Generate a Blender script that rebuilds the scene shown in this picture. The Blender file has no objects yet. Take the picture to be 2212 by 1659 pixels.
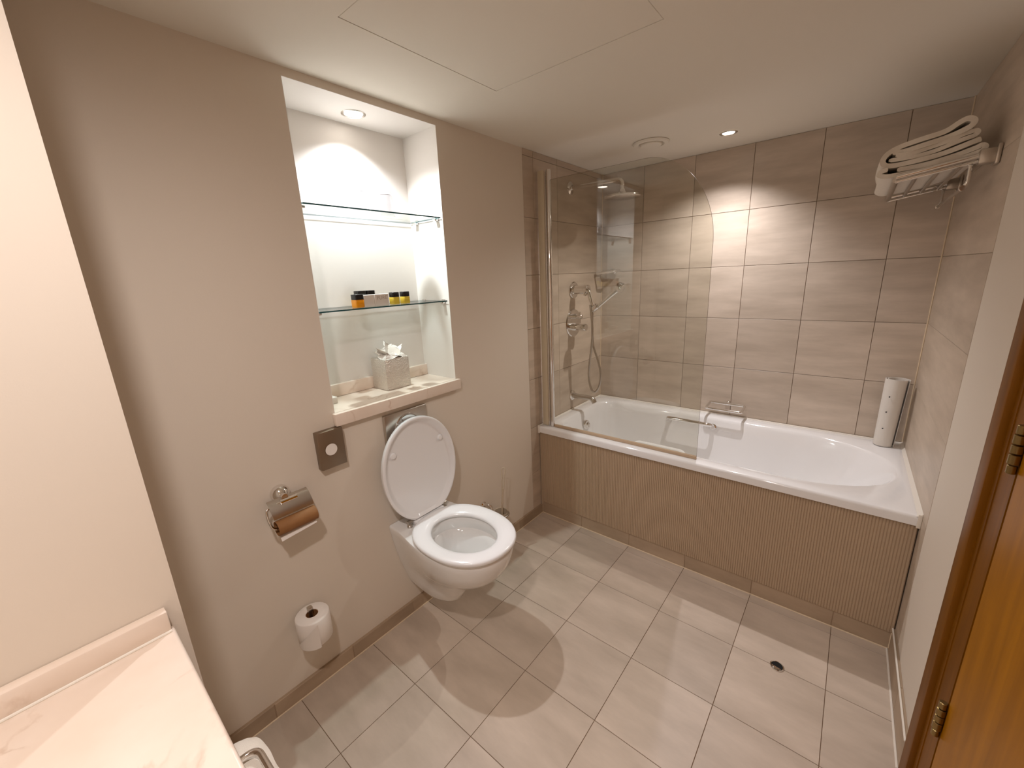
import bpy, bmesh, math, random
from mathutils import Vector, Matrix
random.seed(7)
S = bpy.context.scene
COL = S.collection

# ------------------------------------------------------------------ camera
cam_d = bpy.data.cameras.new('camera'); cam = bpy.data.objects.new('camera', cam_d); COL.objects.link(cam)
_R = Vector((0.77003861, 0.63659593, -0.04226312)); _U = Vector((-0.12838801, 0.21950737, 0.96712617)); _F = Vector((-0.62494565, 0.73929841, -0.25076043))
M = Matrix((( _R.x, _U.x, -_F.x, 1.41753), (_R.y, _U.y, -_F.y, -1.92286), (_R.z, _U.z, -_F.z, 1.49003), (0, 0, 0, 1)))
cam.matrix_world = M
cam_d.sensor_fit = 'HORIZONTAL'; cam_d.sensor_width = 36.0
cam_d.lens = 880.1128 / 2212 * 36.0
cam_d.clip_start = 0.01; cam_d.clip_end = 30
S.camera = cam

# ------------------------------------------------------------------ world, exposure, lamp strengths
W = bpy.data.worlds.new('world'); S.world = W; W.use_nodes = True
W.node_tree.nodes['Background'].inputs[0].default_value = (0.02, 0.018, 0.015, 1)
S.view_settings.view_transform = 'Standard'; S.view_settings.look = 'None'
S.view_settings.gamma = 1.0; S.view_settings.use_curve_mapping = False
S.view_settings.exposure = 0.04
LAMP_NICHE = (42.0, (0.96, 0.97, 1.03), 132, 1.0, (0.14, 0.0))
LAMP_BATH = (50.0, (0.98, 0.95, 0.97), 130, 1.0, (-0.08, -0.08))
LAMP_VANITY = (52.0, (1.0, 0.92, 0.90), 168, 0.9, (-0.12, 0.05))
LAMP_FILL = (16.0, (1.0, 0.92, 0.90), 160, 0.9)  # fill lamp with no known source, added behind the camera
def lamp(name, loc, spec, radius, parent=None):
    l = bpy.data.lights.new(name, 'SPOT'); l.energy = spec[0]; l.color = spec[1]
    l.spot_size = math.radians(spec[2]); l.spot_blend = spec[3]; l.shadow_soft_size = radius
    o = bpy.data.objects.new(name, l); COL.objects.link(o); o.location = loc
    if len(spec) > 4:                                  # tilted lamp head: aim off the vertical (dx, dy per unit down)
        o.rotation_euler = Vector((spec[4][0], spec[4][1], -1.0)).to_track_quat('-Z', 'Y').to_euler()
    if parent:
        o.parent = parent; o.location = Vector(loc) - parent.location
    return o

# ------------------------------------------------------------------ materials
def lin(c):
    return tuple((v / 12.92 if v <= 0.04045 else ((v + 0.055) / 1.055) ** 2.4) for v in (c[0]/255, c[1]/255, c[2]/255)) + (1,)
def new_mat(name):
    m = bpy.data.materials.new(name); m.use_nodes = True
    nt = m.node_tree; b = nt.nodes['Principled BSDF']
    return m, nt, b
def plain(name, rgb, rough=0.5, metal=0.0, spec=0.5, noise=0.0, nscale=30, bump=0.0, bscale=200, coat=0.0, sss=0.0):
    m, nt, b = new_mat(name)
    b.inputs['Base Color'].default_value = lin(rgb); b.inputs['Roughness'].default_value = rough
    b.inputs['Metallic'].default_value = metal; b.inputs['Specular IOR Level'].default_value = spec
    b.inputs['Coat Weight'].default_value = coat; b.inputs['Coat Roughness'].default_value = 0.05
    tc = nt.nodes.new('ShaderNodeTexCoord')
    if noise:
        n = nt.nodes.new('ShaderNodeTexNoise'); n.inputs['Scale'].default_value = nscale; n.inputs['Detail'].default_value = 3
        nt.links.new(tc.outputs['Object'], n.inputs['Vector'])
        mx = nt.nodes.new('ShaderNodeMix'); mx.data_type = 'RGBA'
        c = lin(rgb); mx.inputs[6].default_value = tuple(v * (1 - noise) for v in c[:3]) + (1,)
        mx.inputs[7].default_value = tuple(min(1, v * (1 + noise)) for v in c[:3]) + (1,)
        nt.links.new(n.outputs['Fac'], mx.inputs[0]); nt.links.new(mx.outputs[2], b.inputs['Base Color'])
    if bump:
        n2 = nt.nodes.new('ShaderNodeTexNoise'); n2.inputs['Scale'].default_value = bscale; n2.inputs['Detail'].default_value = 2
        nt.links.new(tc.outputs['Object'], n2.inputs['Vector'])
        bp = nt.nodes.new('ShaderNodeBump'); bp.inputs['Strength'].default_value = bump; bp.inputs['Distance'].default_value = 0.002
        nt.links.new(n2.outputs['Fac'], bp.inputs['Height']); nt.links.new(bp.outputs['Normal'], b.inputs['Normal'])
    return m
def tile_mat(name, rgb, scl, rough):
    m, nt, b = new_mat(name)
    tc = nt.nodes.new('ShaderNodeTexCoord'); oi = nt.nodes.new('ShaderNodeObjectInfo')
    off = nt.nodes.new('ShaderNodeVectorMath'); off.operation = 'SCALE'
    comb = nt.nodes.new('ShaderNodeCombineXYZ')
    for i in range(3): nt.links.new(oi.outputs['Random'], comb.inputs[i])
    off.inputs['Scale'].default_value = 37.0; nt.links.new(comb.outputs[0], off.inputs[0])
    mp = nt.nodes.new('ShaderNodeMapping'); mp.inputs['Scale'].default_value = scl
    nt.links.new(tc.outputs['Object'], mp.inputs['Vector'])
    add = nt.nodes.new('ShaderNodeVectorMath'); nt.links.new(mp.outputs[0], add.inputs[0]); nt.links.new(off.outputs[0], add.inputs[1])
    n = nt.nodes.new('ShaderNodeTexNoise'); n.inputs['Scale'].default_value = 1.0; n.inputs['Detail'].default_value = 5; n.inputs['Roughness'].default_value = 0.6
    nt.links.new(add.outputs[0], n.inputs['Vector'])
    rmp = nt.nodes.new('ShaderNodeValToRGB'); c = lin(rgb)
    rmp.color_ramp.elements[0].position = 0.3; rmp.color_ramp.elements[1].position = 0.72
    rmp.color_ramp.elements[0].color = (c[0]*0.80, c[1]*0.78, c[2]*0.75, 1)
    rmp.color_ramp.elements[1].color = (c[0]*1.08, c[1]*1.07, c[2]*1.06, 1)
    nt.links.new(n.outputs['Fac'], rmp.inputs[0])
    hv = nt.nodes.new('ShaderNodeHueSaturation')
    mr = nt.nodes.new('ShaderNodeMapRange'); mr.inputs[3].default_value = 0.93; mr.inputs[4].default_value = 1.05
    nt.links.new(oi.outputs['Random'], mr.inputs[0]); nt.links.new(mr.outputs[0], hv.inputs['Value'])
    nt.links.new(rmp.outputs[0], hv.inputs['Color']); nt.links.new(hv.outputs[0], b.inputs['Base Color'])
    b.inputs['Roughness'].default_value = rough; b.inputs['Specular IOR Level'].default_value = 0.4
    return m
def marble_mat(name, rgb, vein):
    m, nt, b = new_mat(name)
    tc = nt.nodes.new('ShaderNodeTexCoord')
    n = nt.nodes.new('ShaderNodeTexNoise'); n.inputs['Scale'].default_value = 5; n.inputs['Detail'].default_value = 7; n.inputs['Distortion'].default_value = 0.6
    nt.links.new(tc.outputs['Object'], n.inputs['Vector'])
    n2 = nt.nodes.new('ShaderNodeTexNoise'); n2.inputs['Scale'].default_value = 9; n2.inputs['Detail'].default_value = 4
    nt.links.new(tc.outputs['Object'], n2.inputs['Vector'])
    ab = nt.nodes.new('ShaderNodeMath'); ab.operation = 'SUBTRACT'; ab.inputs[1].default_value = 0.5
    nt.links.new(n.outputs['Fac'], ab.inputs[0])
    a2 = nt.nodes.new('ShaderNodeMath'); a2.operation = 'ABSOLUTE'; nt.links.new(ab.outputs[0], a2.inputs[0])
    mr = nt.nodes.new('ShaderNodeMapRange'); mr.inputs[1].default_value = 0.0; mr.inputs[2].default_value = 0.022; mr.inputs[3].default_value = 0.45; mr.inputs[4].default_value = 0.0
    nt.links.new(a2.outputs[0], mr.inputs[0])
    mul = nt.nodes.new('ShaderNodeMath'); mul.operation = 'MULTIPLY'; nt.links.new(mr.outputs[0], mul.inputs[0])
    mr2 = nt.nodes.new('ShaderNodeMapRange'); mr2.inputs[1].default_value = 0.48; mr2.inputs[2].default_value = 0.66
    nt.links.new(n2.outputs['Fac'], mr2.inputs[0]); nt.links.new(mr2.outputs[0], mul.inputs[1])
    base = nt.nodes.new('ShaderNodeValToRGB'); c = lin(rgb)
    base.color_ramp.elements[0].position = 0.3; base.color_ramp.elements[1].position = 0.7
    base.color_ramp.elements[0].color = (c[0]*0.94, c[1]*0.91, c[2]*0.88, 1); base.color_ramp.elements[1].color = c
    nt.links.new(n2.outputs['Fac'], base.inputs[0])
    mx = nt.nodes.new('ShaderNodeMix'); mx.data_type = 'RGBA'; mx.inputs[7].default_value = lin(vein)
    nt.links.new(mul.outputs[0], mx.inputs[0]); nt.links.new(base.outputs[0], mx.inputs[6]); nt.links.new(mx.outputs[2], b.inputs['Base Color'])
    b.inputs['Roughness'].default_value = 0.22
    return m
def glass_mat(name, tint=(1, 1, 1), refl=1.0, rough=0.0):
    m = bpy.data.materials.new(name); m.use_nodes = True; nt = m.node_tree; nt.nodes.clear()
    out = nt.nodes.new('ShaderNodeOutputMaterial'); mix = nt.nodes.new('ShaderNodeMixShader')
    tr = nt.nodes.new('ShaderNodeBsdfTransparent'); tr.inputs[0].default_value = tint + (1,)
    gl = nt.nodes.new('ShaderNodeBsdfGlossy'); gl.inputs['Roughness'].default_value = rough
    fr = nt.nodes.new('ShaderNodeFresnel'); fr.inputs['IOR'].default_value = 1.5
    mu = nt.nodes.new('ShaderNodeMath'); mu.operation = 'MULTIPLY'; mu.inputs[1].default_value = refl; mu.use_clamp = True
    geo = nt.nodes.new('ShaderNodeNewGeometry')
    # both faces of the sheet reflect like the air side
    vm = nt.nodes.new('ShaderNodeVectorMath'); vm.operation = 'DOT_PRODUCT'
    nt.links.new(geo.outputs['Normal'], vm.inputs[0]); nt.links.new(geo.outputs['Incoming'], vm.inputs[1])
    a = nt.nodes.new('ShaderNodeMath'); a.operation = 'ABSOLUTE'; nt.links.new(vm.outputs['Value'], a.inputs[0])
    s = nt.nodes.new('ShaderNodeMath'); s.operation = 'SUBTRACT'; s.inputs[0].default_value = 1.0; nt.links.new(a.outputs[0], s.inputs[1])
    p = nt.nodes.new('ShaderNodeMath'); p.operation = 'POWER'; p.inputs[1].default_value = 5.0; nt.links.new(s.outputs[0], p.inputs[0])
    ma = nt.nodes.new('ShaderNodeMath'); ma.operation = 'MULTIPLY_ADD'; ma.inputs[1].default_value = 0.96; ma.inputs[2].default_value = 0.04
    nt.links.new(p.outputs[0], ma.inputs[0]); nt.links.new(ma.outputs[0], mu.inputs[0])
    nt.links.new(mu.outputs[0], mix.inputs[0]); nt.links.new(tr.outputs[0], mix.inputs[1]); nt.links.new(gl.outputs[0], mix.inputs[2])
    nt.links.new(mix.outputs[0], out.inputs[0]); nt.nodes.remove(fr)
    return m
def emit_mat(name, rgb, strength):
    m, nt, b = new_mat(name)
    b.inputs['Base Color'].default_value = lin(rgb); b.inputs['Emission Color'].default_value = lin(rgb); b.inputs['Emission Strength'].default_value = strength
    return m
def wood_mat(name, rgb, rough, dark=0.7):
    m, nt, b = new_mat(name)
    tc = nt.nodes.new('ShaderNodeTexCoord'); mp = nt.nodes.new('ShaderNodeMapping'); mp.inputs['Scale'].default_value = (14, 14, 1.2)
    nt.links.new(tc.outputs['Object'], mp.inputs['Vector'])
    n = nt.nodes.new('ShaderNodeTexNoise'); n.inputs['Scale'].default_value = 2; n.inputs['Detail'].default_value = 6; n.inputs['Distortion'].default_value = 0.4
    nt.links.new(mp.outputs[0], n.inputs['Vector'])
    r = nt.nodes.new('ShaderNodeValToRGB'); c = lin(rgb)
    r.color_ramp.elements[0].position = 0.3; r.color_ramp.elements[1].position = 0.7
    r.color_ramp.elements[0].color = (c[0]*dark, c[1]*dark*0.95, c[2]*dark*0.9, 1); r.color_ramp.elements[1].color = c
    nt.links.new(n.outputs['Fac'], r.inputs[0]); nt.links.new(r.outputs[0], b.inputs['Base Color'])
    b.inputs['Roughness'].default_value = rough; b.inputs['Specular IOR Level'].default_value = 0.22
    return m

PAINT = plain('cream_paint', (226, 214, 199), 0.65, spec=0.25, bump=0.05, bscale=350)
CEIL = plain('ceiling_paint', (234, 227, 214), 0.8, spec=0.15, bump=0.04, bscale=300)
NICHE = plain('niche_white', (234, 229, 222), 0.6, spec=0.25, bump=0.04, bscale=350)  # whiter than the cream of the surrounding wall
T_FLOOR = tile_mat('floor_tile_stone', (204, 188, 172), (3, 9, 3), 0.42)
T_BACK = tile_mat('wall_tile_stone', (210, 195, 180), (3, 3, 16), 0.38)
T_SIDE = tile_mat('side_tile_stone', (204, 187, 169), (3, 3, 16), 0.38)
T_SKIRT = tile_mat('skirting_tile_stone', (184, 162, 138), (3, 3, 9), 0.45)
GROUT_DK = plain('brown_grout', (132, 108, 86), 0.9, spec=0.1, noise=0.12)
GROUT_MD = plain('beige_grout', (172, 148, 124), 0.9, spec=0.1, noise=0.1)
CAULK = plain('cream_sealant', (226, 205, 175), 0.5, noise=0.05)
CAULK_W = plain('white_sealant', (236, 228, 216), 0.4)
CHROME = plain('chrome', (234, 231, 228), 0.08, metal=1.0)
CHROME_S = plain('satin_steel', (196, 189, 180), 0.3, metal=1.0)
STEEL = plain('brushed_steel', (150, 134, 116), 0.5, metal=1.0)
BRASS = plain('dull_brass', (150, 128, 84), 0.3, metal=1.0)
CERAMIC = plain('white_ceramic', (240, 238, 235), 0.08, coat=0.4)
PLASTIC_W = plain('white_seat_plastic', (242, 241, 241), 0.16)
ENAMEL = plain('white_bath_enamel', (243, 241, 240), 0.08, coat=0.5)
RUBBER = plain('white_rubber', (228, 221, 212), 0.55, bump=0.05)
TOWEL = plain('white_towelling', (236, 226, 212), 0.95, spec=0.05, noise=0.06, nscale=90, bump=0.6, bscale=900)
PAPER = plain('white_paper', (240, 232, 224), 0.9, spec=0.1, bump=0.08, bscale=600)
CARD = plain('brown_cardboard', (146, 100, 56), 0.7, noise=0.12, nscale=60)
PANEL = plain('ribbed_taupe_board', (186, 162, 135), 0.6, noise=0.04, nscale=20)
MARBLE = marble_mat('cream_marble', (240, 224, 209), (176, 136, 102))
GLASS = glass_mat('clear_glass', (0.905, 0.90, 0.865), 1.4)
SHELF_GLASS = glass_mat('shelf_glass', (0.93, 0.97, 0.955), 0.8)
TUMBLER = glass_mat('tumbler_glass', (0.90, 0.905, 0.915), 1.8)
GLASS_EDGE = plain('green_glass_edge', (38, 84, 88), 0.15)
SCREEN_EDGE = plain('screen_glass_edge', (120, 104, 84), 0.2)
BLACK = plain('black_plastic', (22, 18, 18), 0.3)
VOID = plain('dark_recess', (8, 7, 7), 0.8)
AMBER = plain('amber_liquid', (236, 150, 18), 0.12)
YELLOW = plain('yellow_liquid', (226, 196, 70), 0.12)
CARTON = plain('pale_carton', (226, 216, 205), 0.6)
INK = plain('grey_brown_print', (186, 170, 156), 0.7)
SEALSTRIP = plain('seal_tan_reflection', (196, 170, 142), 0.3)  # clear plastic; the panel's tan reflection is put into its colour
CREAM_AL = plain('cream_profile', (214, 200, 174), 0.4)
PLASTIC_CREAM = plain('cream_plastic', (205, 188, 165), 0.4)
FROST = plain('frosted_cup', (196, 180, 158), 0.4)
WATER = plain('still_water', (222, 222, 220), 0.03)
WOOD = wood_mat('honey_wood', (176, 114, 2), 0.42)
WOOD_D = wood_mat('honey_wood_frame', (134, 82, 4), 0.45, 0.65)
LENS_W = emit_mat('lit_lens', (255, 246, 236), 14.0)
def hammered():
    m, nt, b = new_mat('hammered_silver_board')
    b.inputs['Base Color'].default_value = lin((224, 216, 206)); b.inputs['Metallic'].default_value = 0.5; b.inputs['Roughness'].default_value = 0.38
    tc = nt.nodes.new('ShaderNodeTexCoord'); v = nt.nodes.new('ShaderNodeTexVoronoi'); v.inputs['Scale'].default_value = 190
    nt.links.new(tc.outputs['Object'], v.inputs['Vector'])
    bp = nt.nodes.new('ShaderNodeBump'); bp.inputs['Strength'].default_value = 0.9; bp.inputs['Distance'].default_value = 0.003
    nt.links.new(v.outputs['Distance'], bp.inputs['Height']); nt.links.new(bp.outputs['Normal'], b.inputs['Normal'])
    return m
HAMMER = hammered()

# ------------------------------------------------------------------ mesh helpers (world coordinates)
def B(): return bmesh.new()
def box(bm, x0, x1, y0, y1, z0, z1, bev=0.0, seg=2):
    vs = [bm.verts.new(p) for p in ((x0,y0,z0),(x1,y0,z0),(x1,y1,z0),(x0,y1,z0),(x0,y0,z1),(x1,y0,z1),(x1,y1,z1),(x0,y1,z1))]
    fs = [bm.faces.new([vs[i] for i in f]) for f in ((0,3,2,1),(4,5,6,7),(0,1,5,4),(1,2,6,5),(2,3,7,6),(3,0,4,7))]
    if bev:
        es = list({e for f in fs for e in f.edges})
        bmesh.ops.bevel(bm, geom=es, offset=bev, segments=seg, profile=0.5, affect='EDGES')
    return bm
def loft(bm, rings, cap0=True, cap1=True, closed=True):
    rows = [[bm.verts.new(p) for p in r] for r in rings]
    n = len(rows[0])
    for a, b in zip(rows, rows[1:]):
        for i in range(n if closed else n - 1):
            j = (i + 1) % n
            bm.faces.new((a[i], a[j], b[j], b[i]))
    if cap0: bm.faces.new(rows[0][::-1])
    if cap1: bm.faces.new(rows[-1])
    return rows
def frame_of(d):
    d = d.normalized(); a = Vector((0,0,1)) if abs(d.z) < 0.9 else Vector((1,0,0))
    u = d.cross(a).normalized(); return u, d.cross(u).normalized()
def lathe(bm, base, axis, prof, n=24, cap0=True, cap1=True):
    """prof = [(radius, distance along axis)]"""
    base = Vector(base); axis = Vector(axis).normalized(); u, v = frame_of(axis)
    rings = [[base + axis*h + (u*math.cos(2*math.pi*i/n) + v*math.sin(2*math.pi*i/n))*max(r, 1e-5) for i in range(n)] for r, h in prof]
    return loft(bm, rings, cap0, cap1)
def fillet(pts, r, n=6):
    pts = [Vector(p) for p in pts]; out = [pts[0]]
    for a, b, c in zip(pts, pts[1:], pts[2:]):
        d1 = (a-b); d2 = (c-b); k = min(r, d1.length*0.49, d2.length*0.49)
        p, q = b + d1.normalized()*k, b + d2.normalized()*k
        for i in range(n+1):
            t = i/n; out.append(p*(1-t)**2 + b*2*t*(1-t) + q*t*t)
    out.append(pts[-1]); return out
def smooth(pts, k=6, closed=False):
    pts = [Vector(p) for p in pts]; out = []; n = len(pts)
    rng = range(n if closed else n-1)
    for i in rng:
        p0 = pts[(i-1) % n] if (closed or i > 0) else pts[0]; p1 = pts[i]; p2 = pts[(i+1) % n]
        p3 = pts[(i+2) % n] if (closed or i+2 < n) else pts[-1]
        for j in range(k):
            t = j/k
            out.append(0.5*((2*p1) + (p2-p0)*t + (2*p0-5*p1+4*p2-p3)*t*t + (3*p1-p0-3*p2+p3)*t**3))
    if not closed: out.append(pts[-1])
    return out
def tube(bm, pts, r, n=12, closed=False):
    pts = [Vector(p) for p in pts]; m = len(pts)
    rr = r if isinstance(r, (list, tuple)) else [r]*m
    u = None; rings = []
    for i in range(m):
        a = pts[i-1] if (i > 0 or closed) else pts[0]; b = pts[(i+1) % m] if (i < m-1 or closed) else pts[-1]
        d = (b-a).normalized()
        if u is None: u, _ = frame_of(d)
        u = (u - d*u.dot(d)).normalized(); v = d.cross(u)
        rings.append([pts[i] + (u*math.cos(2*math.pi*k/n) + v*math.sin(2*math.pi*k/n))*rr[i] for k in range(n)])
    if closed: rings.append(rings[0]); loft(bm, rings, False, False); bmesh.ops.remove_doubles(bm, verts=bm.verts, dist=1e-6)
    else: loft(bm, rings)
    return bm
def prism(bm, poly, f0, f1):
    """poly of 2-tuples, f0/f1 map it to the two end faces"""
    loft(bm, [[f0(p) for p in poly], [f1(p) for p in poly]])
def ribbon(pts, t):
    """outline of a strip of thickness t about a 2-D centre line"""
    P = [Vector((p[0], p[1])) for p in pts]; L, Rr = [], []
    for i in range(len(P)):
        d = (P[min(i+1, len(P)-1)] - P[max(i-1, 0)]).normalized(); nrm = Vector((-d.y, d.x))
        L.append(P[i] + nrm*t/2); Rr.append(P[i] - nrm*t/2)
    def cap(c, d, s):
        nn = Vector((-d.y, d.x)); return [c + d*(math.sin(a)*t/2) + nn*(math.cos(a)*t/2) for a in (math.pi*k/6 for k in range(1, 6))]
    d1 = (P[-1]-P[-2]).normalized(); d0 = (P[0]-P[1]).normalized()
    c1 = cap(P[-1], d1, 1); c0 = cap(P[0], d0, 1)
    return L + c1 + Rr[::-1] + c0
def ribbon_solid(bm, pts, t, f0, f1, n=8, wob=None, endshrink=0.92):
    """quad strip solid (no big n-gons): follows centre line pts (2-D), thick t, from end map f(s,p) with s in 0..1"""
    P = [Vector((p[0], p[1])) for p in pts]; m = len(P)
    rows = []
    for k in range(n+1):
        s = k/n; up, dn = [], []
        for i in range(m):
            d = (P[min(i+1, m-1)] - P[max(i-1, 0)]).normalized(); nrm = Vector((-d.y, d.x))
            e = t/2
            if i == 0 or i == m-1: e *= 0.55
            if (k == 0 or k == n) and endshrink: e *= endshrink
            w = wob(s, i/m) if wob else 0.0
            up.append(bm.verts.new(f0(s, P[i] + nrm*(e+w)))); dn.append(bm.verts.new(f0(s, P[i] - nrm*(e-w))))
        rows.append((up, dn))
    for (u0, d0), (u1, d1) in zip(rows, rows[1:]):
        for i in range(m-1):
            bm.faces.new((u0[i], u0[i+1], u1[i+1], u1[i])); bm.faces.new((d0[i], d1[i], d1[i+1], d0[i+1]))
        bm.faces.new((u0[0], u1[0], d1[0], d0[0])); bm.faces.new((u0[-1], d0[-1], d1[-1], u1[-1]))
    for (u, d) in (rows[0], rows[-1]):
        for i in range(m-1): bm.faces.new((u[i], d[i], d[i+1], u[i+1]))
def root_offset(o):
    v = Vector((0, 0, 0))
    while o is not None: v += o.location; o = o.parent
    return v
def obj(name, bm, mat, parent=None, smooth_angle=40, base=True, mats=None):
    bmesh.ops.recalc_face_normals(bm, faces=bm.faces)
    me = bpy.data.meshes.new(name); 
    if parent is None and base:
        xs = [v.co for v in bm.verts]
        c = Vector(((min(v.x for v in xs)+max(v.x for v in xs))/2, (min(v.y for v in xs)+max(v.y for v in xs))/2, min(v.z for v in xs)))
    else: c = root_offset(parent) if parent else Vector((0, 0, 0))
    bmesh.ops.translate(bm, verts=bm.verts, vec=-c)
    bm.to_mesh(me); bm.free()
    for mm in (mats or [mat]): me.materials.append(mm)
    if smooth_angle:
        me.shade_smooth(); me.set_sharp_from_angle(angle=math.radians(smooth_angle))
    o = bpy.data.objects.new(name, me); COL.objects.link(o)
    if parent: o.parent = parent
    else: o.location = c
    return o
def thing(name, label, cat, loc, group=None):
    o = bpy.data.objects.new(name, None); COL.objects.link(o); o.location = loc; o.empty_display_size = 0.05
    o['label'] = label; o['category'] = cat
    if group: o['group'] = group
    return o
def tag(o, label, cat, group=None):
    o['label'] = label; o['category'] = cat
    if group: o['group'] = group
    return o
def struct(o):
    o['kind'] = 'structure'; return o
TILE_CACHE = {}
def tile_piece(parent, u0, u1, v0, v1, axis, face, sign, mat, name='tile', th=0.007, gap=0.0014, ch=0.0012):
    """a chamfered tile lying in a plane; axis = normal axis, face = visible plane, sign = side the face looks to"""
    du, dv = (u1-u0)/2 - gap, (v1-v0)/2 - gap
    if du < 0.003 or dv < 0.003: return
    key = (round(du, 4), round(dv, 4), axis, sign, mat.name, th)
    if key not in TILE_CACHE:
        bm = B()
        def P(u, v, d):
            d = d*sign
            return {'x': (d, u, v), 'y': (u, d, v), 'z': (u, v, d)}[axis]
        r0 = [P(a*du, b*dv, -th) for a, b in ((-1,-1),(1,-1),(1,1),(-1,1))]
        r1 = [P(a*du, b*dv, -ch) for a, b in ((-1,-1),(1,-1),(1,1),(-1,1))]
        r2 = [P(a*(du-ch), b*(dv-ch), 0) for a, b in ((-1,-1),(1,-1),(1,1),(-1,1))]
        loft(bm, [r0, r1, r2]); bmesh.ops.recalc_face_normals(bm, faces=bm.faces)
        me = bpy.data.meshes.new(name); bm.to_mesh(me); bm.free(); me.materials.append(mat); TILE_CACHE[key] = me
    o = bpy.data.objects.new(name, TILE_CACHE[key]); COL.objects.link(o); o.parent = parent
    cu, cv = (u0+u1)/2, (v0+v1)/2
    p = Vector({'x': (face, cu, cv), 'y': (cu, face, cv), 'z': (cu, cv, face)}[axis])
    o.location = p - root_offset(parent)
    return o
def grid(parent, us, vs, axis, face, sign, mat, **k):
    for a, b in zip(us, us[1:]):
        for c, d in zip(vs, vs[1:]): tile_piece(parent, a, b, c, d, axis, face, sign, mat, **k)

# ------------------------------------------------------------------ room dimensions
H = 2.1345; D = 0.786; WX = 1.70; SK = -0.0129
NL, NR, NT, ND, LZ = -1.258, -0.658, 2.1096, 0.225, 1.041
VX, VY = 0.447, -1.839
YB = -3.15
def xr(y): return WX + SK*y

# floor: grout bed and tiles
bm = B(); box(bm, -0.35, 2.1, YB-0.1, 1.0, -0.12, -0.0025)
floor = struct(obj('floor', bm, GROUT_DK, base=False))
fx = [0.001, 0.300, 0.603, 0.906, 1.209, 1.512, 1.735]
fy = [-0.0015] + [-0.0507 - 0.3013*k for k in range(11)]
fy = sorted(fy)
grid(floor, fx, fy, 'z', 0.0, 1, T_FLOOR, th=0.0024, ch=0.0006, gap=0.0010)

# ceiling with the recess of the access panel
px0, px1, py0, py1 = 0.337, 0.931, -1.252, -0.661
bm = B()
for (a, b, c, d) in ((-0.35, px0, YB-0.1, 1.0), (px1, 2.1, YB-0.1, 1.0), (px0, px1, YB-0.1, py0), (px0, px1, py1, 1.0)):
    box(bm, a, b, c, d, H, H+0.1)
box(bm, px0-0.02, px1+0.02, py0-0.02, py1+0.02, H+0.06, H+0.1)
ceiling = struct(obj('ceiling', bm, CEIL, base=False))
bm = B(); box(bm, px0+0.0014, px1-0.0014, py0+0.0014, py1-0.0014, H+0.0004, H+0.03, 0.001, 1)
obj('access_panel', bm, CEIL, ceiling)

# left wall with niche
TY = -0.088                                            # where the painted wall ends and the tiling begins
bm = B()
box(bm, -0.34, 0, VY-0.02, NL, -0.1, H+0.02)
box(bm, -0.34, 0, NR, TY, -0.1, H+0.02)
box(bm, -0.34, 0, NL, NR, NT, H+0.02)
box(bm, -0.34, 0, NL, NR, -0.1, LZ-0.046)
box(bm, -0.34, -ND, NL, NR, LZ-0.046, NT)
wall_left = struct(obj('wall_left', bm, PAINT, base=False, smooth_angle=0))
bm = B(); e = 0.0015
box(bm, -ND, -ND+e, NL, NR, LZ-0.046, NT); box(bm, -ND, 0.0, NL, NL+e, LZ, NT); box(bm, -ND, 0.0, NR-e, NR, LZ, NT); box(bm, -ND, 0.0, NL, NR, NT-e, NT)
obj('niche_lining', bm, NICHE, wall_left, 0)['label'] = 'lining of the wall niche, whiter than the wall'
# shower end of the left wall
bm = B(); box(bm, -0.34, -0.006, TY, 1.0, -0.1, H+0.02)
wall_shower = struct(obj('wall_shower', bm, GROUT_MD, base=False, smooth_angle=0))
rows = [0.0, 0.307, 0.606, 0.9064, 1.2042, 1.5032, 1.8024, 2.102, H]
grid(wall_shower, [TY, 0.002, 0.233, D], rows, 'x', 0.0015, 1, T_SIDE, gap=0.0009, ch=0.0007)
# back wall
bm = B(); box(bm, -0.34, 2.1, D+0.006, 1.0, -0.1, H+0.02)
wall_back = struct(obj('wall_back', bm, GROUT_MD, base=False, smooth_angle=0))
grid(wall_back, [0.0, 0.2905, 0.5965, 0.8979, 1.1979, 1.5015, xr(D)], rows[2:7] + [H], 'y', D, -1, T_BACK, gap=0.0011, ch=0.0008)
# right wall (very slightly out of square), painted part with the door opening and tiled part
wr_rot = math.atan(-SK)
def rot_right(o):
    o.location = (WX, 0, 0); o.rotation_euler = (0, 0, wr_rot); return o
DY0, DY1, DZ = -0.60, -1.50, 2.03                       # door opening
bm = B()
for (a, b, c, d) in ((-0.098, DY0, -0.1, H+0.02), (DY0, DY1, DZ, H+0.02), (DY1, YB-0.1, -0.1, H+0.02)):
    box(bm, 0.0, 0.16, b, a, c, d)
wall_right = rot_right(struct(obj('wall_right', bm, PAINT, base=False, smooth_angle=0)))
bm = B(); box(bm, 0.006, 0.16, -0.098, 0.93, -0.1, H+0.02)
wall_side = rot_right(struct(obj('wall_bath_side', bm, T_SIDE, base=False, smooth_angle=0)))
def right_grid(us, vs):
    before = set(bpy.data.objects)
    par = bpy.data.objects.new('tmp', None)
    for a, b in zip(us, us[1:]):
        for c, d in zip(vs, vs[1:]):
            o = tile_piece(wall_side, a, b, c, d, 'x', 0.0, -1, T_SIDE, gap=0.0006, ch=0.0005)
            o.location = (-0.001, (a+b)/2, (c+d)/2)
    bpy.data.objects.remove(par)
right_grid([-0.098, 0.79], [0.0] + rows[2:7] + [H])
# vanity wall and walls behind the camera
bm = B(); box(bm, -0.34, VX, YB-0.1, VY, -0.1, H+0.02)
struct(obj('wall_vanity', bm, PAINT, base=False, smooth_angle=0))
bm = B(); box(bm, VX, 2.1, YB-0.1, YB, -0.1, H+0.02)
struct(obj('wall_rear', bm, PAINT, base=False, smooth_angle=0))

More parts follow.
